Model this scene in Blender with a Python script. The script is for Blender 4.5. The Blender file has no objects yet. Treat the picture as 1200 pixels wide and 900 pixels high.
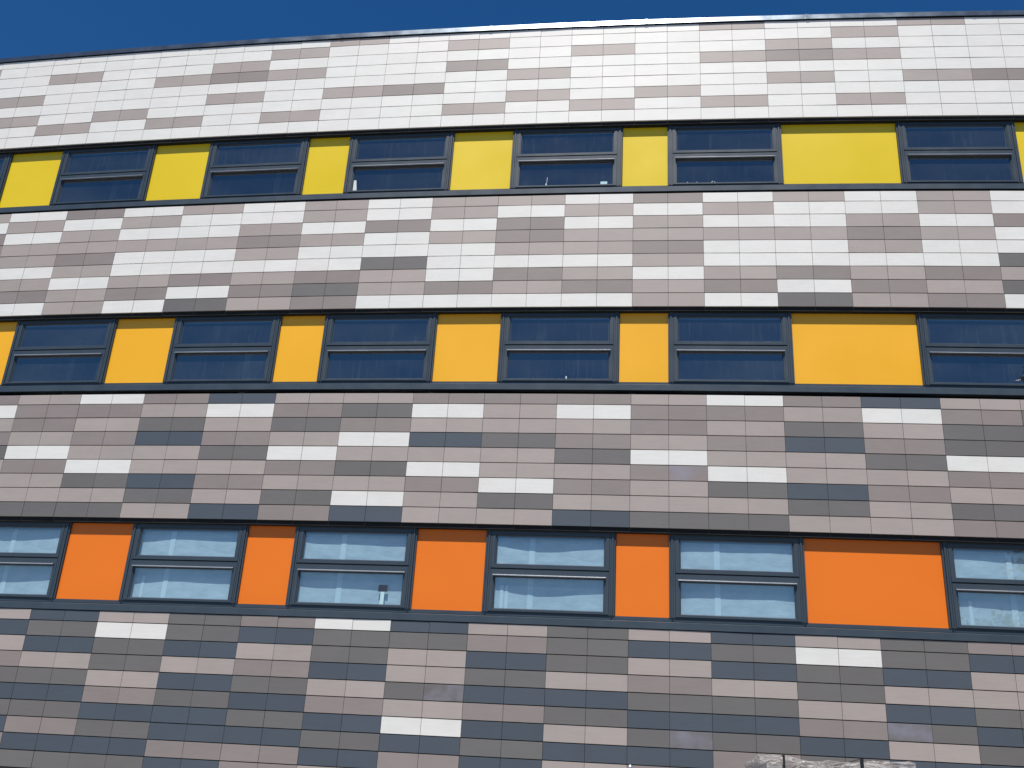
import bpy, math, random
from mathutils import Vector, Matrix, Quaternion
random.seed(7)
scn = bpy.context.scene
col = scn.collection
rad = math.radians

# ---------------------------------------------------------------- camera, sky, sun, exposure
GROUND = 0.0
CAM_H = 1.6
R_ = Vector((0.9919988669, 0.1135008222, 0.0552793942))
U_ = Vector((-0.0069771364, -0.3879099292, 0.9216708695))
F_ = Vector((-0.1260538283, 0.9146821580, 0.3840142995))
cam = bpy.data.cameras.new("camera"); cam_o = bpy.data.objects.new("camera", cam); col.objects.link(cam_o)
cam_o.matrix_world = Matrix(((R_.x, U_.x, -F_.x, 0.17685728), (R_.y, U_.y, -F_.y, -15.4696021),
                             (R_.z, U_.z, -F_.z, CAM_H), (0, 0, 0, 1)))
cam.sensor_width = 36.0; cam.lens = 36.0 * 1200.55 / 1200.0
cam.clip_start = 0.05; cam.clip_end = 3000
scn.camera = cam_o

SUN_EL, SUN_AZ = rad(64.5), rad(4.7)          # azimuth to the left of straight behind the camera
world = bpy.data.worlds.new("World"); scn.world = world; world.use_nodes = True
wn = world.node_tree.nodes; wl = world.node_tree.links
bg = wn["Background"]
sky = wn.new("ShaderNodeTexSky"); sky.sky_type = 'NISHITA'; sky.sun_disc = False
sky.sun_elevation = SUN_EL; sky.sun_rotation = math.pi + SUN_AZ
sky.altitude = 600; sky.air_density = 1.0; sky.dust_density = 0.1; sky.ozone_density = 3.0
hs = wn.new("ShaderNodeHueSaturation"); hs.inputs["Saturation"].default_value = 1.33; hs.inputs["Hue"].default_value = 0.505
wl.new(sky.outputs[0], hs.inputs["Color"]); wl.new(hs.outputs[0], bg.inputs[0]); bg.inputs[1].default_value = 0.074
sun = bpy.data.lights.new("sun", 'SUN'); sun.energy = 4.6; sun.angle = rad(0.53); sun.color = (1.0, 0.95, 0.885)
sun_o = bpy.data.objects.new("sun", sun); col.objects.link(sun_o)
to_sun = Vector((-math.sin(SUN_AZ) * math.cos(SUN_EL), -math.cos(SUN_AZ) * math.cos(SUN_EL), math.sin(SUN_EL)))
sun_o.rotation_euler = to_sun.to_track_quat('Z', 'Y').to_euler(); sun_o.location = (0, -10, 30)
scn.view_settings.view_transform = 'Standard'; scn.view_settings.look = 'None'
scn.view_settings.gamma = 1; scn.view_settings.exposure = 0.33
try: scn.view_settings.use_curve_mapping = False
except Exception: pass
scn.cycles.max_bounces = 8; scn.cycles.transparent_max_bounces = 16

# ---------------------------------------------------------------- facade geometry
W = 1.2                                      # width of one pair of tiles
KAP = 0.00489385; RAD = 1 / KAP              # the facade bows gently towards the viewer
def P(s, d, z):
    """s along the facade, d depth into the building, z above ground"""
    t = s / RAD
    return Vector(((RAD - d) * math.sin(t), RAD - (RAD - d) * math.cos(t), z))
def H(z): return z + CAM_H                    # heights were measured from the eye

class MB:
    def __init__(s): s.v = []; s.f = []; s.m = []; s.t = []
    def quad(s, a, b, c, d, m=0, t=0.5):
        n = len(s.v); s.v += [a, b, c, d]; s.f.append((n, n+1, n+2, n+3)); s.m.append(m); s.t.append(t)
    def poly(s, pts, m=0, t=0.5):
        n = len(s.v); s.v += list(pts); s.f.append(tuple(range(n, n+len(pts)))); s.m.append(m); s.t.append(t)
    def hexa(s, c, m=0, t=0.5):
        """c: 8 corners, bottom 4 then top 4, each ring counter-clockwise from above"""
        n = len(s.v); s.v += c
        for q in ((3,2,1,0),(4,5,6,7),(0,1,5,4),(1,2,6,5),(2,3,7,6),(3,0,4,7)):
            s.f.append(tuple(n+i for i in q)); s.m.append(m); s.t.append(t)
    def box(s, x0, x1, y0, y1, z0, z1, m=0, t=0.5):
        s.hexa([Vector(p) for p in ((x0,y0,z0),(x1,y0,z0),(x1,y1,z0),(x0,y1,z0),(x0,y0,z1),(x1,y0,z1),(x1,y1,z1),(x0,y1,z1))], m, t)
    def build(s, name, mats, parent=None, label=None, smooth=False):
        me = bpy.data.meshes.new(name)
        me.from_pydata([tuple(v) for v in s.v], [], s.f)
        if not isinstance(mats, (list, tuple)): mats = [mats]
        for m in mats: me.materials.append(m)
        me.polygons.foreach_set("material_index", s.m)
        a = me.color_attributes.new("tint", 'FLOAT_COLOR', 'CORNER')
        vals = []
        for f, t in zip(s.f, s.t):
            tt = t if isinstance(t, tuple) else (t, 0.0)
            vals += [tt[0], tt[1], 0.0, 1.0] * len(f)
        a.data.foreach_set("color", vals)
        if smooth: me.polygons.foreach_set("use_smooth", [True] * len(s.f))
        me.update()
        o = bpy.data.objects.new(name, me); col.objects.link(o)
        if parent: o.parent = parent
        if label: o["label"] = label
        return o

def profile_run(mb, prof, s0, s1, m=0, t=0.5, step=0.6, caps=True):
    """sweep a closed (depth, z) profile along the curved facade; profile runs front-bottom, back-bottom, back-top, front-top"""
    n = max(1, int(math.ceil((s1 - s0) / step)))
    rings = [[P(s0 + (s1 - s0) * i / n, d, z) for d, z in prof] for i in range(n + 1)]
    k = len(prof)
    base = len(mb.v)
    for r in rings: mb.v += r
    for i in range(n):
        for j in range(k):
            a = base + i*k + j; b = base + i*k + (j+1) % k; c = b + k; d = a + k
            mb.f.append((a, b, c, d)); mb.m.append(m); mb.t.append(t)
    if caps:
        mb.f.append(tuple(base + j for j in reversed(range(k)))); mb.m.append(m); mb.t.append(t)
        mb.f.append(tuple(base + n*k + j for j in range(k))); mb.m.append(m); mb.t.append(t)
def cbox(mb, s0, s1, d0, d1, z0, z1, m=0, t=0.5, step=0.6):
    profile_run(mb, [(d0, z0), (d1, z0), (d1, z1), (d0, z1)], s0, s1, m, t, step)

def empty(name, loc=(0, 0, 0), rz=0, parent=None, **props):
    o = bpy.data.objects.new(name, None); col.objects.link(o); o.location = loc; o.rotation_euler = (0, 0, rz)
    o.empty_display_size = 0.3
    if parent: o.parent = parent
    for k, v in props.items(): o[k] = v
    return o
def tag(o, label, cat, group=None):
    o["label"] = label; o["category"] = cat
    if group: o["group"] = group
    return o

# ---------------------------------------------------------------- materials
def mat(name): 
    m = bpy.data.materials.new(name); m.use_nodes = True
    return m, m.node_tree.nodes, m.node_tree.links, m.node_tree.nodes["Principled BSDF"]
def noise(n, l, scale, vec=None, detail=3, rough=0.5):
    x = n.new("ShaderNodeTexNoise"); x.inputs["Scale"].default_value = scale
    x.inputs["Detail"].default_value = detail; x.inputs["Roughness"].default_value = rough
    if vec: l.new(vec, x.inputs["Vector"])
    return x
def mapping(n, l, scale):
    tc = n.new("ShaderNodeTexCoord"); mp = n.new("ShaderNodeMapping"); mp.inputs["Scale"].default_value = scale
    l.new(tc.outputs["Object"], mp.inputs["Vector"]); return mp.outputs[0]
def mrange(n, l, src, a, b, c, d):
    r = n.new("ShaderNodeMapRange"); l.new(src, r.inputs[0])
    for i, v in zip((1, 2, 3, 4), (a, b, c, d)): r.inputs[i].default_value = v
    return r.outputs[0]
def scaled(n, l, colr, fac):
    """colour times a scalar socket"""
    v = n.new("ShaderNodeVectorMath"); v.operation = 'SCALE'
    if isinstance(colr, tuple): v.inputs[0].default_value = colr[:3]
    else: l.new(colr, v.inputs[0])
    l.new(fac, v.inputs["Scale"]); return v.outputs[0]
def mult(n, l, a, b):
    m = n.new("ShaderNodeMath"); m.operation = 'MULTIPLY'; l.new(a, m.inputs[0]); l.new(b, m.inputs[1]); return m.outputs[0]
def bump(n, l, bs, h, strength=0.2, dist=0.002):
    b = n.new("ShaderNodeBump"); b.inputs["Strength"].default_value = strength; b.inputs["Distance"].default_value = dist
    l.new(h, b.inputs["Height"]); l.new(b.outputs[0], bs.inputs["Normal"])

def tile_material(name, c, rough=0.5, var=0.05):
    m, n, l, bs = mat(name)
    at = n.new("ShaderNodeAttribute"); at.attribute_name = "tint"
    sep = n.new("ShaderNodeSeparateColor"); l.new(at.outputs["Color"], sep.inputs[0])
    per = mrange(n, l, sep.outputs[0], 0, 1, 1 - var, 1 + var)
    streak = noise(n, l, 1.0, mapping(n, l, (2.2, 2.2, 38)), 4, 0.6)
    st = mrange(n, l, streak.outputs[0], 0.3, 0.7, 0.965, 1.035)
    cloud = noise(n, l, 2.6, mapping(n, l, (1, 1, 1.6)), 4, 0.55)
    cl = mrange(n, l, cloud.outputs[0], 0.3, 0.75, 0.965, 1.03)
    grain = noise(n, l, 160, mapping(n, l, (1, 1, 1)), 2)
    gr = mrange(n, l, grain.outputs[0], 0.3, 0.7, 0.95, 1.05)
    base = scaled(n, l, c, mult(n, l, mult(n, l, per, st), mult(n, l, cl, gr)))
    # a slow drift between a rosier and a yellower body colour, as fired clay has
    hue = noise(n, l, 0.9, mapping(n, l, (1, 1, 2)), 2)
    mx = n.new("ShaderNodeMix"); mx.data_type = 'RGBA'; mx.blend_type = 'MULTIPLY'; mx.inputs[0].default_value = 1
    rp = n.new("ShaderNodeValToRGB"); rp.color_ramp.elements[0].position = 0.35; rp.color_ramp.elements[1].position = 0.65
    rp.color_ramp.elements[0].color = (1.012, 0.99, 0.985, 1); rp.color_ramp.elements[1].color = (0.99, 1.0, 0.985, 1)
    l.new(hue.outputs[0], rp.inputs[0]); l.new(base, mx.inputs[6]); l.new(rp.outputs[0], mx.inputs[7])
    # pale bluish bloom on the odd tile
    sm = noise(n, l, 3.2, mapping(n, l, (1, 1, 1)), 3)
    sf = mult(n, l, mrange(n, l, sm.outputs[0], 0.38, 0.70, 0, 0.62), sep.outputs[1])
    m2 = n.new("ShaderNodeMix"); m2.data_type = 'RGBA'; l.new(sf, m2.inputs[0]); l.new(mx.outputs[2], m2.inputs[6])
    m2.inputs[7].default_value = (0.27, 0.27, 0.36, 1)
    l.new(m2.outputs[2], bs.inputs["Base Color"])
    bs.inputs["Roughness"].default_value = rough; bs.inputs["Specular IOR Level"].default_value = 0.62
    comb = n.new("ShaderNodeTexWave"); comb.bands_direction = 'Z'; comb.inputs["Scale"].default_value = 36
    comb.inputs["Distortion"].default_value = 0.3
    l.new(mapping(n, l, (1, 1, 1)), comb.inputs["Vector"])
    ad = n.new("ShaderNodeMath"); ad.operation = 'ADD'; l.new(comb.outputs[1], ad.inputs[0]); l.new(grain.outputs[0], ad.inputs[1])
    bump(n, l, bs, ad.outputs[0], 0.25, 0.0006)
    return m
TILES = [tile_material("tile_white", (0.735, 0.727, 0.695), 0.5, 0.015),
         tile_material("tile_light_taupe", (0.370, 0.323, 0.298), 0.52, 0.045),
         tile_material("tile_rose_grey", (0.250, 0.213, 0.200), 0.52, 0.05),
         tile_material("tile_grey", (0.140, 0.132, 0.127), 0.52, 0.05),
         tile_material("tile_slate", (0.060, 0.077, 0.099), 0.52, 0.05)]
CODE = {'W': 0, 'L': 1, 'M': 2, 'G': 3, 'N': 4}

def paint(name, c, rough=0.4, var=0.04, scale=3.0, bumpy=0.03, metallic=0.0, coat=0.0):
    m, n, l, bs = mat(name)
    a = noise(n, l, scale, mapping(n, l, (1, 1, 1)), 4)
    b = noise(n, l, 90, mapping(n, l, (1, 1, 1)), 2)
    f = mult(n, l, mrange(n, l, a.outputs[0], 0.3, 0.7, 1 - var, 1 + var), mrange(n, l, b.outputs[0], 0.3, 0.7, 0.985, 1.015))
    l.new(scaled(n, l, c, f), bs.inputs["Base Color"])
    l.new(mrange(n, l, a.outputs[0], 0.3, 0.7, rough - 0.04, rough + 0.06), bs.inputs["Roughness"])
    bs.inputs["Metallic"].default_value = metallic
    if coat: bs.inputs["Coat Weight"].default_value = coat; bs.inputs["Coat Roughness"].default_value = 0.25
    if bumpy: bump(n, l, bs, a.outputs[0], bumpy, 0.01)
    return m
M_FRAME = paint("anthracite_frame", (0.038, 0.055, 0.073), 0.40)
M_SILL = paint("anthracite_sill", (0.040, 0.058, 0.077), 0.42, 0.08)
M_TRIM = paint("shade_black_trim", (0.006, 0.008, 0.010), 0.85)  # near-black: the shade under overhanging edges is put into this colour
M_COPING = paint("coping_metal", (0.10, 0.125, 0.155), 0.27, 0.05, metallic=0.75)
M_BAR = paint("brushed_aluminium", (0.55, 0.55, 0.56), 0.35, metallic=0.7)
M_BACK = paint("cavity_black", (0.02, 0.019, 0.018), 0.8)
M_YEL = paint("yellow_panel_paint", (0.765, 0.56, 0.014), 0.32, 0.025, 0.8, 0.02)
M_AMB = paint("amber_panel_paint", (0.88, 0.44, 0.014), 0.36, 0.02, 0.8, 0.02)
M_ORA = paint("orange_panel_paint", (0.80, 0.185, 0.012), 0.38, 0.02, 0.8, 0.02)
M_ORA.node_tree.nodes["Principled BSDF"].inputs["Specular IOR Level"].default_value = 0.35
M_INT = paint("interior_plaster", (0.20, 0.20, 0.20), 0.8)
M_DARKWALL = paint("base_render", (0.07, 0.07, 0.075), 0.8)
M_ROOF = paint("roof_membrane", (0.18, 0.18, 0.18), 0.9)

def glass_material():
    m, n, l, bs = mat("window_glass"); n.remove(bs)
    out = n["Material Output"]
    tr = n.new("ShaderNodeBsdfTransparent"); tr.inputs[0].default_value = (0.67, 0.81, 0.87, 1)
    gl = n.new("ShaderNodeBsdfGlossy"); gl.inputs["Roughness"].default_value = 0.0
    gl.inputs[0].default_value = (0.95, 0.95, 0.93, 1)
    ge = n.new("ShaderNodeNewGeometry")
    dt = n.new("ShaderNodeVectorMath"); dt.operation = 'DOT_PRODUCT'; l.new(ge.outputs["Normal"], dt.inputs[0]); l.new(ge.outputs["Incoming"], dt.inputs[1])
    ab = n.new("ShaderNodeMath"); ab.operation = 'ABSOLUTE'; l.new(dt.outputs["Value"], ab.inputs[0])
    om = n.new("ShaderNodeMath"); om.operation = 'SUBTRACT'; om.inputs[0].default_value = 1; l.new(ab.outputs[0], om.inputs[1])
    pw = n.new("ShaderNodeMath"); pw.operation = 'POWER'; l.new(om.outputs[0], pw.inputs[0]); pw.inputs[1].default_value = 5
    ad = n.new("ShaderNodeMath"); ad.operation = 'MULTIPLY_ADD'; l.new(pw.outputs[0], ad.inputs[0])
    ad.inputs[1].default_value = 0.78; ad.inputs[2].default_value = 0.20
    # panes are never quite flat
    wv = noise(n, l, 1.3, mapping(n, l, (1, 1, 1)), 1)
    bp = n.new("ShaderNodeBump"); bp.inputs["Strength"].default_value = 0.25; bp.inputs["Distance"].default_value = 0.01
    l.new(wv.outputs[0], bp.inputs["Height"]); l.new(bp.outputs[0], gl.inputs["Normal"])
    mx = n.new("ShaderNodeMixShader"); l.new(ad.outputs[0], mx.inputs[0]); l.new(tr.outputs[0], mx.inputs[1]); l.new(gl.outputs[0], mx.inputs[2])
    # thin film of site dust: faint vertical runs and specks
    df = n.new("ShaderNodeBsdfDiffuse"); df.inputs[0].default_value = (0.55, 0.6, 0.62, 1)
    g = n.new("ShaderNodeNewGeometry"); 
    def gm(sc):
        mp = n.new("ShaderNodeMapping"); mp.inputs["Scale"].default_value = sc; l.new(g.outputs["Position"], mp.inputs["Vector"]); return mp.outputs[0]
    a = noise(n, l, 1.0, gm((22, 22, 1.3)), 3, 0.6)
    b = noise(n, l, 1.0, gm((0.7, 0.7, 1.5)), 3, 0.55)
    f1 = mrange(n, l, a.outputs[0], 0.55, 0.85, 0.0, 0.05)
    f2 = mrange(n, l, b.outputs[0], 0.35, 0.85, 0.015, 0.055)
    c = n.new("ShaderNodeTexNoise"); c.inputs["Scale"].default_value = 30; c.inputs["Detail"].default_value = 2; l.new(gm((1, 1, 1)), c.inputs["Vector"])
    f3 = mrange(n, l, c.outputs[0], 0.77, 0.81, 0.0, 0.30)
    s1 = n.new("ShaderNodeMath"); s1.operation = 'ADD'; l.new(f1, s1.inputs[0]); l.new(f2, s1.inputs[1])
    s2 = n.new("ShaderNodeMath"); s2.operation = 'ADD'; s2.use_clamp = True; l.new(s1.outputs[0], s2.inputs[0]); l.new(f3, s2.inputs[1])
    m2 = n.new("ShaderNodeMixShader"); l.new(s2.outputs[0], m2.inputs[0]); l.new(mx.outputs[0], m2.inputs[1]); l.new(df.outputs[0], m2.inputs[2])
    l.new(m2.outputs[0], out.inputs[0]); return m
M_GLASS = glass_material()

# ---------------------------------------------------------------- ground (setting)
S0, S1 = -15.0, 9.0                           # facade extent in tile pairs
def ground_material():
    m, n, l, bs = mat("site_ground")
    a = noise(n, l, 0.35, mapping(n, l, (1, 1, 1)), 6, 0.65)
    b = noise(n, l, 14, mapping(n, l, (1, 1, 1)), 5, 0.7)
    rp = n.new("ShaderNodeValToRGB"); e = rp.color_ramp.elements
    e[0].position, e[0].color = 0.35, (0.11, 0.10, 0.085, 1); e[1].position, e[1].color = 0.7, (0.22, 0.20, 0.175, 1)
    l.new(a.outputs[0], rp.inputs[0])
    l.new(scaled(n, l, rp.outputs[0], mrange(n, l, b.outputs[0], 0.3, 0.7, 0.8, 1.2)), bs.inputs["Base Color"])
    bs.inputs["Roughness"].default_value = 0.9; bump(n, l, bs, b.outputs[0], 0.6, 0.03); return m
mb = MB(); mb.quad(*[Vector(p) for p in ((-1500,-1500,0),(1500,-1500,0),(1500,1500,0),(-1500,1500,0))])
g = mb.build("ground", ground_material()); g["kind"] = "structure"
mb = MB(); cbox(mb, S0*W - 1, S1*W + 1, -2.6, 0.35, 0.004, 0.03, 0, 0.5, 1.2)
g = mb.build("pavement", paint("paving_slabs", (0.30, 0.29, 0.27), 0.85, 0.15, 5, 0.3)); g["kind"] = "structure"

# ---------------------------------------------------------------- the building
BLD = empty("building")
tag(BLD, "tile-clad building with bands of windows between yellow, amber and orange panels", "building")

# tile patterns, one row per string from the top, first character = pair column -11 (index of its left seam)
A = {-12: 'WLWWWWWWW', -11: 'WWWWLWLWW', -10: 'WWLWWWWLW', -9: 'WWWWWWLWW', -8: 'WWWLWWWLW', -7: 'WWLMWLWWW', -6: 'WLWLWWWLW',
     -5: 'LWWWWLWWW', -4: 'WWWWWMWWW', -3: 'WLWMWWWLW', -2: 'WWWWLWLWW', -1: 'WWLWWWWLW', 0: 'WWWWWWLWW', 1: 'LWWLWWWLW',
     2: 'WWLMWLWWW', 3: 'WLWLWWWLW', 4: 'LWWWWLWWW', 5: 'WWWWWMWWW', 6: 'WWWWWWWWW'}
B = {-11: 'LWMMLWLWL', -10: 'WLWLLWLMW', -9: 'MWLLMLWLL', -8: 'WLWLWWLMW', -7: 'LWWLWWMWG', -6: 'WWLMLWLML', -5: 'LLWLWWMGM',
     -4: 'WWMWWGLLW', -3: 'LLWLWWWMW', -2: 'LWMMLWMLW', -1: 'WLWLLWLMW', 0: 'MWLLMLWLL', 1: 'WLWLWWLMW', 2: 'LWWLWWMWG',
     3: 'WWLMLWLML', 4: 'LLWLWWMLM', 5: 'WWMWWGLGW'}
C_ = {-10: 'MWLMGLMLN', -9: 'LMMLWMLLG', -8: 'WMLMLWGLG', -7: 'MLGNLLNGL', -6: 'NWLMGLMLN', -5: 'LMGLWMLGM', -4: 'LGMWLGLWN',
      -3: 'MWLNLWMLL', -2: 'MLLGLLWGL', -1: 'MWLMGLMLN', 0: 'LMMLWMLLG', 1: 'WMLMLWGLG', 2: 'MLGNLLNGL', 3: 'NWLMGLMLL',
      4: 'LMGGWMLGM', 5: 'LGLWLGLWN'}
D_ = {-9: 'LNLMGNGNMG', -8: 'NGNLGNGMNG', -7: 'LWGGLMNGNG', -6: 'GGNLNGNNMN', -5: 'MNLMGNGNMM', -4: 'WGGNLMNGNL', -3: 'NGLLGLWNMG',
      -2: 'LMNGNMNGNM', -1: 'GGGLNGLNLG', 0: 'LNLMGNGNMG', 1: 'NGNLGNGMNG', 2: 'LWGGLMNGNG', 3: 'GGNLNGLNMN', 4: 'MNLLGNGNMG'}
def column(T, k):
    if k in T: return T[k]
    for q in (k - 9, k + 9, k - 18, k + 18):
        if q in T: return T[q]
    return T[0]
ROW = 0.2530
BLOOM = {('D', 3, 5, 0): 1.0, ('D', -3, 4, 1): 0.9, ('D', 0, 6, 1): 0.7, ('C', 0, 5, 1): 0.8, ('C', 0, 2, 0): 0.2}
def cladding(tag_, T, top, bottom, label):
    mb = MB()
    nrow = len(T[0])
    pitch = ROW if nrow == 9 else 0.2458
    zs = [top] + [bottom + pitch * (nrow - 1 - i) for i in range(nrow)]
    rnd = random.Random(tag_)
    for k in range(int(S0), int(S1)):
        cs = column(T, k)
        for half in (0, 1):
            s0 = (k + half * 0.5) * W + 0.0028; s1 = (k + half * 0.5 + 0.5) * W - 0.0028
            for r in range(nrow):
                z1 = H(zs[r]) - 0.0068; z0 = H(zs[r + 1]) + 0.0068
                if r == 0: z1 = H(zs[0])
                if r == nrow - 1: z0 = H(zs[-1])
                j = [rnd.gauss(0, 0.0006) for _ in range(3)]
                def d(a, b): return j[0] + a * j[1] * 2 + b * j[2]
                c = [P(s0, d(-1,-1), z0), P(s1, d(1,-1), z0), P(s1, 0.03, z0), P(s0, 0.03, z0),
                     P(s0, d(-1,1), z1), P(s1, d(1,1), z1), P(s1, 0.03, z1), P(s0, 0.03, z1)]
                mb.hexa(c, CODE[cs[r]], (rnd.random(), BLOOM.get((tag_, k, r, half), 0.0)))
    return mb.build("cladding_band", TILES, BLD, label)
BANDS = [('A', A, 13.905, 11.720, "top band of mostly white tiles"),
         ('B', B, 10.150, 7.929, "band of white and taupe tiles below the yellow panels"),
         ('C', C_, 6.328, 4.121, "band of taupe and grey tiles below the amber panels"),
         ('D', D_, 2.579, 0.200, "lowest band of slate, grey and taupe tiles")]
for b in BANDS: cladding(*b)

# backing wall and slabs behind each band (real floors: dark rooms behind the glass)
mb = MB()
for _, _, top, bot, _ in BANDS:
    cbox(mb, S0*W, S1*W, 0.034, 0.30, H(bot) + 0.004, H(top) - 0.004, 0)
mb.build("wall", M_BACK, BLD)
mb = MB()
for k, (_, _, top, bot, _) in enumerate(BANDS):
    z1 = H(top) - 0.15; z0 = H(bot) + 0.12
    cbox(mb, S0*W + 0.3, S1*W - 0.3, 0.304, 7.0, z0, z1, 0, 0.5, 2.4)
for s in range(int(S0), int(S1) + 1, 3):
    ss = min(max(s * W, S0*W + 0.5), S1*W - 0.5)
    cbox(mb, ss - 0.06, ss + 0.06, 1.2, 7.0, H(0.2), H(13.5), 0, 0.5, 1)
cbox(mb, S0*W + 0.3, S1*W - 0.3, 7.004, 7.2, 0.0, H(13.7), 0, 0.5, 2.4)
mb.build("interior", M_INT, BLD)
mb = MB()
for e in (S0*W, S1*W - 0.3): cbox(mb, e + 0.002, e + 0.298, 0.304, 11.0, 0, H(13.9), 0, 0.5, 1)
cbox(mb, S0*W + 0.3, S1*W - 0.3, 10.8, 11.0, 0, H(13.9), 0, 0.5, 2.4)
mb.build("side_wall", M_DARKWALL, BLD)
mb = MB(); cbox(mb, S0*W + 0.31, S1*W - 0.31, 0.31, 10.79, H(13.72), H(13.80), 0, 0.5, 2.4)
mb.build("roof", M_ROOF, BLD)
# recessed base wall under the lowest band and its soffit
mb = MB(); cbox(mb, S0*W + 0.31, S1*W - 0.31, 0.55, 0.75, 0.0, H(0.30), 0)
mb.build("base_wall", M_DARKWALL, BLD)
mb = MB(); cbox(mb, S0*W, S1*W, 0.004, 0.545, H(0.155), H(0.196), 0)
mb.build("soffit", M_TRIM, BLD)

# coping: one length per 3 m, butt joints left open a few millimetres
mb = MB()
js = [x for x in [(0.17 + 2.49 * k) * W for k in range(-8, 5)] if S0*W < x < S1*W]
edges = [S0*W] + js + [S1*W]
zc = H(13.905)
for a, b in zip(edges[:-1], edges[1:]):
    prof = [(-0.030, zc + 0.022), (-0.018, zc + 0.020), (-0.004, zc + 0.03), (0.36, zc + 0.03), (0.36, zc + 0.125), (0.02, zc + 0.150), (-0.006, zc + 0.143)]
    profile_run(mb, prof, a + 0.004, b - 0.004, 0)
    if b < S1*W:
        profile_run(mb, [(-0.034, zc + 0.020), (0.0, zc + 0.026), (0.30, zc + 0.026), (0.30, zc + 0.128), (0.02, zc + 0.154), (-0.010, zc + 0.147)], b - 0.03, b + 0.03, 1)
mb.build("coping", [M_COPING, M_COPING], BLD)
mb = MB(); cbox(mb, S0*W, S1*W, 0.012, 0.34, zc + 0.002, zc + 0.028, 0)
mb.build("coping_shadow_gap", M_TRIM, BLD)  # near-black strip standing in for the shadow line under the coping

# window strips
OPEN = [(-14.68, -13.0), (-12.05, -10.37), (-9.43, -7.75), (-6.81, -5.13), (-4.46, -2.78), (-1.86, -0.17), (0.51, 2.17), (3.84, 5.52), (6.45, 8.13)]
PANELS = [(-13.0, -12.05), (-10.37, -9.43), (-7.75, -6.81), (-5.13, -4.46), (-2.78, -1.86), (-0.17, 0.51), (2.17, 3.84), (5.52, 6.45), (8.13, 9.0)]
PD = 0.124                                     # depth of the coloured panels
STRIPS = [(11.720, 10.150, M_YEL, "yellow"), (7.929, 6.328, M_AMB, "amber"), (4.121, 2.579, M_ORA, "orange")]

def frame_ring(mb, x0, x1, z0, z1, w, d0, d1, m=0, wb=None, wt=None):
    """rectangular ring in the plane of the window, butt jointed"""
    wb = wb or w; wt = wt or w
    mb.box(x0, x0 + w, d0, d1, z0, z1, m); mb.box(x1 - w, x1, d0, d1, z0, z1, m)
    mb.box(x0 + w, x1 - w, d0, d1, z0, z0 + wb, m); mb.box(x0 + w, x1 - w, d0, d1, z1 - wt, z1, m)
def bevel_ring(mb, x0, x1, z0, z1, w, d0, d1, m=0):
    """sloped glazing bead: outer edge at d0, inner edge at d1"""
    o = [(x0, z0), (x1, z0), (x1, z1), (x0, z1)]; i = [(x0+w, z0+w), (x1-w, z0+w), (x1-w, z1-w), (x0+w, z1-w)]
    for k in range(4):
        a, b = o[k], o[(k+1) % 4]; c, d = i[(k+1) % 4], i[k]
        mb.quad(Vector((a[0], d0, a[1])), Vector((b[0], d0, b[1])), Vector((c[0], d1, c[1])), Vector((d[0], d1, d[1])), m)

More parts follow.
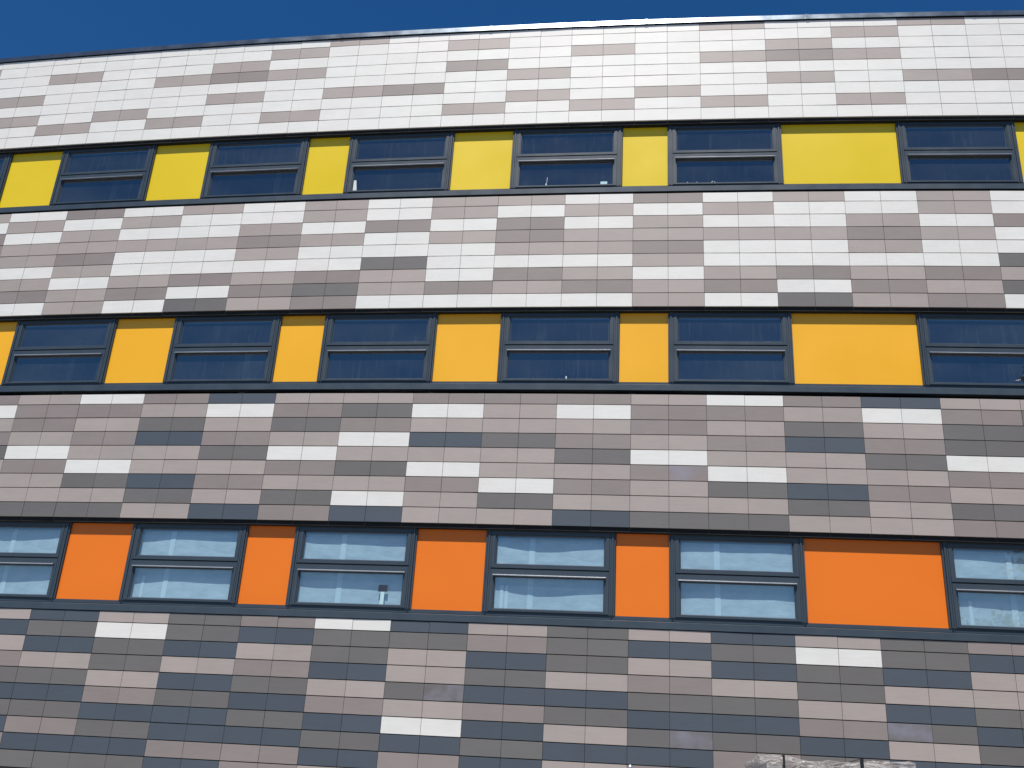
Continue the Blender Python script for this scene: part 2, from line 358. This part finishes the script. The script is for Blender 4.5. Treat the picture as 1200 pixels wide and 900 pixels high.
M_SPACER = paint("glazing_spacer_grey", (0.20, 0.22, 0.24), 0.6)
def make_window(wd, h):
    """local frame: x along, y into the building, z up; origin bottom centre; h clear height"""
    root = MB()
    X = wd / 2
    for sgn in (-1, 1):
        def bx(a, b, d0, d1, z0=0.0, z1=h):
            lo, hi = sorted((sgn * a, sgn * b)); root.box(lo, hi, d0, d1, z0, z1)
        bx(X - 0.001, X - 0.024, 0.088, 0.17)             # outer fin beside the panel
        bx(X - 0.024, X - 0.032, 0.110, 0.17)             # groove
        bx(X - 0.032, X - 0.060, 0.074, 0.17)             # raised rib
        bx(X - 0.060, X - 0.068, 0.100, 0.17)
        bx(X - 0.068, X - 0.092, 0.082, 0.17)
    x0, x1 = -X + 0.092, X - 0.092
    root.box(x0, x1, 0.090, 0.17, h - 0.028, h)           # head
    root.box(x0, x1, 0.090, 0.17, 0.0, 0.010)             # bottom
    root.box(x0, x1, 0.112, 0.17, 0.655, 0.672)           # transom seen through the gap
    w = root.build("window", M_FRAME, BLD)
    # lower opening sash: z .014 - .652, upper sash .675 - h-.072
    out = []
    for (z0, z1, kind) in ((0.012, 0.652, 0), (0.675, h - 0.030, 1)):
        s = MB()
        a0, a1 = x0 + 0.004, x1 - 0.004
        fb, ft, fs = (0.020, 0.090, 0.050) if kind == 0 else (0.045, 0.034, 0.050)
        s.box(a0, a0 + fs, 0.078, 0.150, z0, z1); s.box(a1 - fs, a1, 0.078, 0.150, z0, z1)
        s.box(a0 + fs, a1 - fs, 0.078, 0.150, z0, z0 + fb); s.box(a0 + fs, a1 - fs, 0.078, 0.150, z1 - ft, z1)
        # stepped glazing bead
        b0, b1, c0, c1 = a0 + fs, a1 - fs, z0 + fb, z1 - ft
        frame_ring(s, b0, b1, c0, c1, 0.016, 0.092, 0.148)
        bevel_ring(s, b0 + 0.016, b1 - 0.016, c0 + 0.016, c1 - 0.016, 0.014, 0.100, 0.116)
        so = s.build("sash", M_FRAME, w)
        gl = MB(); gl.box(b0 + 0.012, b1 - 0.012, 0.117, 0.125, c0 + 0.012, c1 - 0.012)
        # only the outer face refracts nothing: one thin pane
        go = MB(); go.quad(Vector((b0+0.012, 0.1165, c0+0.012)), Vector((b1-0.012, 0.1165, c0+0.012)), Vector((b1-0.012, 0.1165, c1-0.012)), Vector((b0+0.012, 0.1165, c1-0.012)))
        go.build("pane", M_GLASS, w)
        if kind == 1:
            sp = MB(); frame_ring(sp, b0 + 0.014, b1 - 0.014, c0 + 0.013, c1 - 0.013, 0.020, 0.1215, 0.1300, 0, 0.012, 0.038)
            sp.build("glazing_spacer", M_SPACER, w)
        out.append((b0, b1, c0, c1))
    bar = MB()
    b0, b1, c0, c1 = out[0]
    zb = c1 - 0.002
    prof = [(0.044, zb - 0.008), (0.0775, zb - 0.010), (0.0775, zb + 0.010), (0.054, zb + 0.008), (0.044, zb + 0.001)]
    v0 = [Vector((b0 - 0.008, d, z)) for d, z in prof]; v1 = [Vector((b1 + 0.008, d, z)) for d, z in prof]
    for i in range(len(prof)):
        k = (i + 1) % len(prof); bar.quad(v0[i], v1[i], v1[k], v0[k], 0)
    bar.poly(v0[::-1], 1); bar.poly(v1, 1)
    bar.build("drip_bar", [M_BAR, M_TRIM], w)
    return w, out
def copy_tree(o):
    c = o.copy(); col.objects.link(c)
    for ch in list(o.children):
        d = ch.copy(); col.objects.link(d); d.parent = c
    return c

STK = [paint("paper_label", (0.62, 0.66, 0.64), 0.7), paint("blue_label", (0.42, 0.62, 0.66), 0.6), paint("dark_label", (0.02, 0.03, 0.05), 0.5)]
def sticker(w, x0, x1, z0, z1, m, skew=0.0, label=None):
    s = MB(); y = 0.1150
    s.hexa([Vector(p) for p in ((x0,y,z0),(x1,y,z0),(x1,y+0.0008,z0),(x0,y+0.0008,z0),(x0-skew,y,z1),(x1-skew,y,z1),(x1-skew,y+0.0008,z1),(x0-skew,y+0.0008,z1))])
    return s.build("sticker", STK[m], w, label)

WIN_H = 1.343
wins = {}
proto = None
for si, (head, tiles_top, pm, cname) in enumerate(STRIPS):
    zb = head - WIN_H
    # head trim, sill and lower rail run the whole length
    mb = MB(); cbox(mb, S0*W, S1*W, 0.030, 0.30, H(head) - 0.072, H(head) - 0.001, 0)
    mb.build("head_trim", M_TRIM, BLD)
    mb = MB()
    zt = H(zb) - 0.082; zl = H(zb) - 0.187
    profile_run(mb, [(-0.012, zl), (0.0, zl), (0.0, zl + 0.012), (0.150, zl + 0.018), (0.150, zt + 0.024), (0.030, zt + 0.008), (-0.004, zt), (-0.012, zt - 0.006)], S0*W, S1*W)
    mb.build("window_sill", M_SILL, BLD)
    mb = MB(); cbox(mb, S0*W, S1*W, 0.098, 0.200, zt + 0.026, H(zb) - 0.001, 0)
    mb.build("sill_rail", M_FRAME, BLD)
    for (a, b) in PANELS:
        mb = MB(); cbox(mb, a*W + 0.003, b*W - 0.003, PD, PD + 0.05, H(zb) + 0.002, H(head) - 0.074, 0)
        mb.build("infill_panel", pm, BLD, cname + " infill panel")
        mb = MB(); cbox(mb, a*W + 0.003, b*W - 0.003, PD + 0.06, 0.30, H(zb) + 0.002, H(head) - 0.074, 0)
        mb.build("panel_backing", M_BACK, BLD)
    for wi, (a, b) in enumerate(OPEN):
        if proto is None: w, glz = make_window(1.68 * W, WIN_H - 0.0725); proto = w; GLZ = glz
        else: w = copy_tree(proto)
        s = (a + b) / 2 * W; t = s / RAD
        w.location = P(s, 0, H(zb)); w.rotation_euler = (0, 0, t)
        wins[(si, wi)] = w
# odd stickers and scraps on the glass
lo, up = GLZ
sticker(wins[(0, 4)], lo[0] + 0.015, lo[0] + 0.105, lo[2] + 0.02, lo[2] + 0.25, 0, 0.03, "pale paper scrap stuck to the glass")
sticker(wins[(0, 5)], lo[1] - 0.235, lo[1] - 0.115, lo[2] + 0.02, lo[2] + 0.085, 1, 0, "small pale blue label on the glass")
sticker(wins[(0, 5)], lo[0] + 0.50, lo[0] + 0.52, lo[2] + 0.02, lo[2] + 0.07, 0)
sticker(wins[(0, 5)], lo[0] + 0.515, lo[0] + 0.522, lo[2] + 0.075, lo[2] + 0.20, 0, -0.01)
sticker(wins[(1, 5)], lo[0] + 0.995, lo[0] + 1.015, lo[2] + 0.015, lo[2] + 0.075, 0)
sticker(wins[(1, 5)], lo[0] + 0.985, lo[0] + 1.03, lo[2] + 0.015, lo[2] + 0.03, 0)
for k in range(6):
    x = lo[0] + 0.05 + k * 0.13 + random.random() * 0.06
    sticker(wins[(0, 6)], x, x + 0.012, lo[2] + 0.005, lo[2] + 0.02 + random.random() * 0.05, 0, random.uniform(-0.06, 0.06))
pw_ = lo[1] - lo[0]
sticker(wins[(2, 4)], lo[0] + 0.765*pw_, lo[0] + 0.85*pw_, lo[2] + 0.225, lo[2] + 0.33, 2, 0, "small dark square notice on the glass")
sticker(wins[(2, 4)], lo[0] + 0.79*pw_, lo[0] + 0.825*pw_, lo[2] + 0.02, lo[2] + 0.222, 1, 0, "pale strip below the notice")

# ---------------------------------------------------------------- dust sheets behind the lowest windows
m, n, l, bs = mat("white_sheet"); M_SHEET = m
a_ = noise(n, l, 3.5, mapping(n, l, (1, 1, 2)), 5, 0.6)
l.new(scaled(n, l, (0.80, 0.81, 0.81), mrange(n, l, a_.outputs[0], 0.3, 0.7, 0.86, 1.05)), bs.inputs["Base Color"])
bs.inputs["Roughness"].default_value = 0.8; bump(n, l, bs, a_.outputs[0], 0.5, 0.02)
M_TAPE = paint("white_tape", (0.97, 0.97, 0.97), 0.5)
which = ["leftmost bottom-row window, cut by the photo's edge", "bottom-row window between the two leftmost orange panels", "bottom-row window with the small dark notice",
         "bottom-row window just left of the narrow middle orange panel", "bottom-row window just left of the widest orange panel", "bottom-row window right of the widest orange panel"]
for q, wi in enumerate(range(2, 8)):
    w = wins[(2, wi)]
    rnd = random.Random(40 + q)
    th = w.rotation_euler.z
    e = empty("dust_sheet", w.location, th)
    tag(e, "white sheet hung inside the " + which[q], "dust sheet", "white sheets hung inside the bottom-row windows")
    x0, x1, z0, z1 = -0.93, 0.93, -0.02, WIN_H - 0.09
    ph = [rnd.uniform(0, 6.28) for _ in range(4)]; amp = rnd.uniform(0.6, 1.2)
    shape = q % 3
    def dep(x, z):
        u = (x - x0) / (x1 - x0)
        bulge = {0: max(0.0, math.sin(math.pi * u)) ** 1.3 * 0.030, 1: 0.012 + 0.014 * math.sin(4.0 * u + ph[0]), 2: 0.030 * max(0.0, u) ** 0.8 * (1.5 - u)}[shape]
        return 0.150 + amp * bulge + 0.0045 * math.sin(9 * u + ph[1]) + 0.0007 * math.sin(31 * u + ph[2] + 1.5 * z) + 0.004 * math.sin(3 * z + ph[3])
    def surf(mb, xa, xb, za, zb_, nx, nz, off):
        base = len(mb.v)
        for side in (0, 1):
            for i in range(nx + 1):
                for j in range(nz + 1):
                    x = xa + (xb - xa) * i / nx; z = za + (zb_ - za) * j / nz
                    mb.v.append(Vector((x, dep(x, z) + off + 0.0012 * side, z)))
        N = (nx + 1) * (nz + 1)
        for side in (0, 1):
            for i in range(nx):
                for j in range(nz):
                    a = base + side*N + i*(nz+1) + j; f = (a, a + nz + 1, a + nz + 2, a + 1)
                    mb.f.append(f if side == 0 else f[::-1]); mb.m.append(0); mb.t.append(0.5)
    mb = MB(); surf(mb, x0, x1, z0, z1, 72, 20, 0); mb.build("sheet", M_SHEET, e, smooth=True)
    tx = x0 + (0.29 if q in (1, 3, 4) else 0.34 if q == 2 else 0.42) * 1.86 + 0.06
    mb = MB(); surf(mb, tx, tx + 0.088, z0, z1, 4, 20, -0.006); mb.build("tape_strip", M_TAPE, e, smooth=True)
    if q in (1, 3, 5):
        mb = MB(); tx = x0 + (0.20, 0.16, 0.22)[q // 2] + 0.02; 
        surf(mb, tx, tx + 0.05, z0, 0.42, 3, 10, -0.006)
        if q == 3: surf(mb, tx + 0.075, tx + 0.125, z0, 0.42, 3, 10, -0.006)
        mb.build("tape_strip", M_TAPE, e, smooth=True)

# ---------------------------------------------------------------- wrapped pallets of tiles, bottom right
M_WOOD = paint("pallet_wood", (0.34, 0.25, 0.15), 0.8, 0.2, 6, 0.2)
M_STRAP = paint("black_strap", (0.012, 0.012, 0.013), 0.35)
M_BLOCK = tile_material("stacked_tile", (0.30, 0.26, 0.235), 0.6, 0.15)
M_CARD = paint("carton", (0.42, 0.40, 0.37), 0.8, 0.15, 4)
def wrap_material():
    m, n, l, bs = mat("shrink_wrap"); out = n["Material Output"]
    tr = n.new("ShaderNodeBsdfTransparent"); tr.inputs[0].default_value = (0.93, 0.94, 0.95, 1)
    bs.inputs["Base Color"].default_value = (0.52, 0.49, 0.475, 1); bs.inputs["Roughness"].default_value = 0.36
    bs.inputs["Specular IOR Level"].default_value = 0.9
    a = noise(n, l, 4.5, mapping(n, l, (1, 1, 2.6)), 3, 0.6); a.inputs["Distortion"].default_value = 1.6
    b = noise(n, l, 11, mapping(n, l, (1, 0.6, 2.4)), 3, 0.6); b.inputs["Distortion"].default_value = 2.2
    ad = n.new("ShaderNodeMath"); ad.operation = 'ADD'; l.new(a.outputs[0], ad.inputs[0]); l.new(b.outputs[0], ad.inputs[1])
    bump(n, l, bs, ad.outputs[0], 0.8, 0.03)
    mx = n.new("ShaderNodeMixShader"); l.new(mrange(n, l, ad.outputs[0], 0.85, 1.30, 0.12, 0.80), mx.inputs[0])
    l.new(tr.outputs[0], mx.inputs[1]); l.new(bs.outputs[0], mx.inputs[2]); l.new(mx.outputs[0], out.inputs[0]); return m
M_WRAP = wrap_material()
def make_pallet(wd, dp, ht, loc, rz, label, seed, straps):
    rnd = random.Random(seed)
    e = empty("wrapped_pallet", loc, rz); tag(e, label, "pallet of tiles", "shrink-wrapped pallets in front of the wall")
    mb = MB(); X, Y = wd / 2, dp / 2
    for yy in (-Y, -0.05, Y - 0.1): mb.box(-X, X, yy, yy + 0.1, 0.0, 0.02)
    for yy in (-Y, -0.05, Y - 0.1):
        for xx in (-X, -0.06, X - 0.12): mb.box(xx, xx + 0.12, yy, yy + 0.1, 0.0201, 0.098)
    nb = 7
    for i in range(nb):
        xx = -X + i * (wd - 0.09) / (nb - 1); mb.box(xx, xx + 0.09, -Y, Y, 0.0982, 0.12)
    mb.build("pallet", M_WOOD, e)
    mb = MB(); z = 0.1215; rows = 3
    while z < ht - 0.07:
        hh = min(0.31, ht - 0.03 - z)
        nx = 4
        for i in range(nx):
            a = -X + 0.03 + i * (wd - 0.06) / nx; b = a + (wd - 0.06) / nx - 0.006
            for j in range(2):
                c = -Y + 0.03 + j * (dp - 0.06) / 2; d = c + (dp - 0.06) / 2 - 0.006
                k = rnd.randint(4, 9) if hh > 0.2 else 2
                for q in range(k):          # each crate-sized stack is a set of tiles on edge
                    t0 = a + (b - a) * q / k; mb.box(t0, t0 + (b - a) / k - 0.003, c + rnd.uniform(0, 0.006), d, z, z + hh - rnd.uniform(0.004, 0.02), rnd.choice((0, 0, 1)), rnd.random())
        z += hh
    mb.build("tile_stack", [M_BLOCK, M_CARD], e)
    # loose film: a crumpled skin with a sagging top and ruffled upper edge
    mb = MB(); N, Mz = 160, 26
    from mathutils import noise as mn
    pts = []
    peri = [(-X, -Y), (X, -Y), (X, Y), (-X, Y)]
    def edge_pt(u):
        u = (u % 1) * 4; k = int(u); f = u - k; a, b = peri[k], peri[(k + 1) % 4]
        return Vector((a[0] + (b[0] - a[0]) * f, a[1] + (b[1] - a[1]) * f, 0))
    top = lambda x, y: ht + 0.010 * math.sin(x * 4 + seed) + 0.022 * mn.noise(Vector((x * 5, y * 5, seed))) + 0.012 * mn.noise(Vector((x * 19, y * 19, seed)))
    for i in range(N):
        b = edge_pt(i / N); d = b.normalized()
        ring = []
        for j in range(Mz + 1):
            f = j / Mz; z = 0.10 + (ht - 0.10) * f
            q = 0.012 + 0.020 * abs(mn.noise(Vector((b.x * 7, b.y * 7 + 3, z * 5 + seed)))) + 0.010 * abs(mn.noise(Vector((b.x * 22, b.y * 22, z * 16))))
            zz = z if j < Mz else top(b.x, b.y)
            ring.append(b + d * q + Vector((0, 0, zz)))
        pts.append(ring)
    base = len(mb.v)
    for r in pts: mb.v += r
    for i in range(N):
        for j in range(Mz):
            a = base + i*(Mz+1) + j; b = base + ((i+1) % N)*(Mz+1) + j
            mb.f.append((a, b, b+1, a+1)); mb.m.append(0); mb.t.append(0.5)
    prev = [base + i*(Mz+1) + Mz for i in range(N)]
    for r in range(1, 9):
        k = 1 - r / 9.0; cur = []
        for i in range(N):
            b = edge_pt(i / N) * k; cur.append(len(mb.v)); mb.v.append(Vector((b.x, b.y, top(b.x, b.y))))
        for i in range(N):
            mb.f.append((prev[i], prev[(i+1) % N], cur[(i+1) % N], cur[i])); mb.m.append(0); mb.t.append(0.5)
        prev = cur
    mb.f.append(tuple(prev)); mb.m.append(0); mb.t.append(0.5)
    mb.build("plastic_wrap", M_WRAP, e, smooth=True)
    for sx, sw in straps:
        mb = MB(); o = 0.036; tz = ht + 0.006
        mb.box(sx, sx + sw, -Y - o - 0.002, -Y - o, 0.11, tz); mb.box(sx, sx + sw, Y + o, Y + o + 0.002, 0.11, tz)
        mb.box(sx, sx + sw, -Y - o, Y + o, tz, tz + 0.002)
        mb.build("strap", M_STRAP, e)
    return e
X_A0, X_A1, TOP_A = 0.865, 1.765, 1.985
make_pallet(X_A1 - X_A0 - 0.05, 0.9, 0.97, ((X_A0 + X_A1) / 2, -8.5, 0.004), 0, "lower wrapped pallet of tiles under the one whose top shows at the bottom edge", 3, [(-0.28, 0.016), (0.14, 0.02)])
make_pallet(X_A1 - X_A0 - 0.05, 0.9, TOP_A - 0.004 - 1.02, ((X_A0 + X_A1) / 2, -8.5, 0.004 + 1.016), 0, "tall pallet of tiles in crumpled clear film rising at the bottom edge", 5, [(-0.31, 0.012), (0.125, 0.02)])
make_pallet(0.85, 0.8, 1.0, (2.04, -7.45, 0.004), 0, "lower wrapped pallet under the pale-topped one further right", 8, [(-0.3, 0.016)])
make_pallet(0.82, 0.8, 0.955, (2.04, -7.45, 1.05), 0, "pale blue-topped wrapped pallet just right of the taller wrapped one", 9, [(0.06, 0.012)])

# steel post whose tip shows above the bottom edge
M_GALV = paint("galvanised_steel", (0.55, 0.57, 0.60), 0.35, 0.08, 20, 0.05, metallic=0.8)
mb = MB()
def tube(mb, cx, cy, r, z0, z1, m=0, n=20, r1=None):
    r1 = r1 or r
    a = [Vector((cx + r*math.cos(i*2*math.pi/n), cy + r*math.sin(i*2*math.pi/n), z0)) for i in range(n)]
    b = [Vector((cx + r1*math.cos(i*2*math.pi/n), cy + r1*math.sin(i*2*math.pi/n), z1)) for i in range(n)]
    for i in range(n): mb.quad(a[i], a[(i+1) % n], b[(i+1) % n], b[i], m)
    mb.poly(b, m); mb.poly(a[::-1], m)
pe = empty("steel_post", (0.11, -7.45, 0.0)); tag(pe, "thin galvanised steel post with its rounded tip just showing at the bottom edge", "post")
tube(mb, 0, 0, 0.016, 0.10, 1.945); tube(mb, 0, 0, 0.016, 1.945, 1.957, r1=0.010); mb.build("tube", M_GALV, pe)
mb = MB(); mb.box(-0.3, 0.3, -0.11, 0.11, 0.004, 0.12); mb.build("foot_block", paint("concrete_foot", (0.3, 0.3, 0.29), 0.9, 0.15, 8, 0.3), pe)

# ---------------------------------------------------------------- tree behind the viewer (seen mirrored in the right-hand windows)
def leaf_material():
    m, n, l, bs = mat("leaves")
    at = n.new("ShaderNodeAttribute"); at.attribute_name = "tint"; sep = n.new("ShaderNodeSeparateColor"); l.new(at.outputs["Color"], sep.inputs[0])
    rp = n.new("ShaderNodeValToRGB"); e = rp.color_ramp.elements
    e[0].color = (0.035, 0.065, 0.015, 1); e[1].color = (0.10, 0.15, 0.035, 1); l.new(sep.outputs[0], rp.inputs[0])
    l.new(rp.outputs[0], bs.inputs["Base Color"]); bs.inputs["Roughness"].default_value = 0.55; return m
def make_tree(loc, hgt, cr, seed, label):
    rnd = random.Random(seed)
    e = empty("tree", loc); tag(e, label, "tree")
    mb = MB()
    def limb(a, b, r0, r1, n=8):
        d = (b - a).normalized(); u = d.orthogonal().normalized(); v = d.cross(u)
        A_ = [a + (u*math.cos(i*2*math.pi/n) + v*math.sin(i*2*math.pi/n))*r0 for i in range(n)]
        B_ = [b + (u*math.cos(i*2*math.pi/n) + v*math.sin(i*2*math.pi/n))*r1 for i in range(n)]
        for i in range(n): mb.quad(A_[i], A_[(i+1) % n], B_[(i+1) % n], B_[i])
    fork = Vector((0.1, 0, hgt * 0.28)); limb(Vector((0, 0, 0)), fork, 0.34, 0.24)
    cl = []
    for i in range(17):
        an = i * 2.4 + rnd.uniform(-.3, .3); rr = cr * rnd.uniform(0.35, 0.72) * (0.4 if i < 2 else 1); z = hgt * rnd.uniform(0.36, 0.88)
        rr *= 1.35 - 0.75 * z / hgt
        p = Vector((rr*math.cos(an), rr*math.sin(an), z)); mid = fork.lerp(p, 0.5) + Vector((0, 0, 0.4))
        limb(fork, mid, 0.13, 0.09); limb(mid, p, 0.09, 0.03); cl.append((p, cr * rnd.uniform(0.3, 0.46)))
        for _ in range(3):
            q = p + Vector((rnd.gauss(0, 1), rnd.gauss(0, 1), rnd.gauss(0, .8))) * cr * 0.2; limb(p.lerp(mid, .3), q, 0.035, 0.012, 5); cl.append((q, cr * rnd.uniform(0.16, 0.28)))
    mb.build("trunk", paint("bark", (0.11, 0.085, 0.06), 0.9, 0.2, 9, 0.5), e)
    mb = MB()
    for p, r in cl:
        for _ in range(int(1500 * (r / (cr*0.35)) ** 2)):
            d = Vector((rnd.gauss(0, 1), rnd.gauss(0, 1), rnd.gauss(0, 1))).normalized() * r * rnd.random() ** 0.45
            c = p + Vector((d.x, d.y, d.z * 0.8)); u = Vector((rnd.gauss(0, 1), rnd.gauss(0, 1), rnd.gauss(0, .6))).normalized(); v = u.orthogonal().normalized(); s = rnd.uniform(0.06, 0.12)
            mb.quad(c - u*s, c - v*s*0.55, c + u*s, c + v*s*0.55, 0, rnd.random())
    mb.build("crown", leaf_material(), e)
    return e
make_tree((17.9, -21.0, 0), 17.6, 6.6, 11, "tall leafy tree across from the facade, mirrored in the right-hand windows")
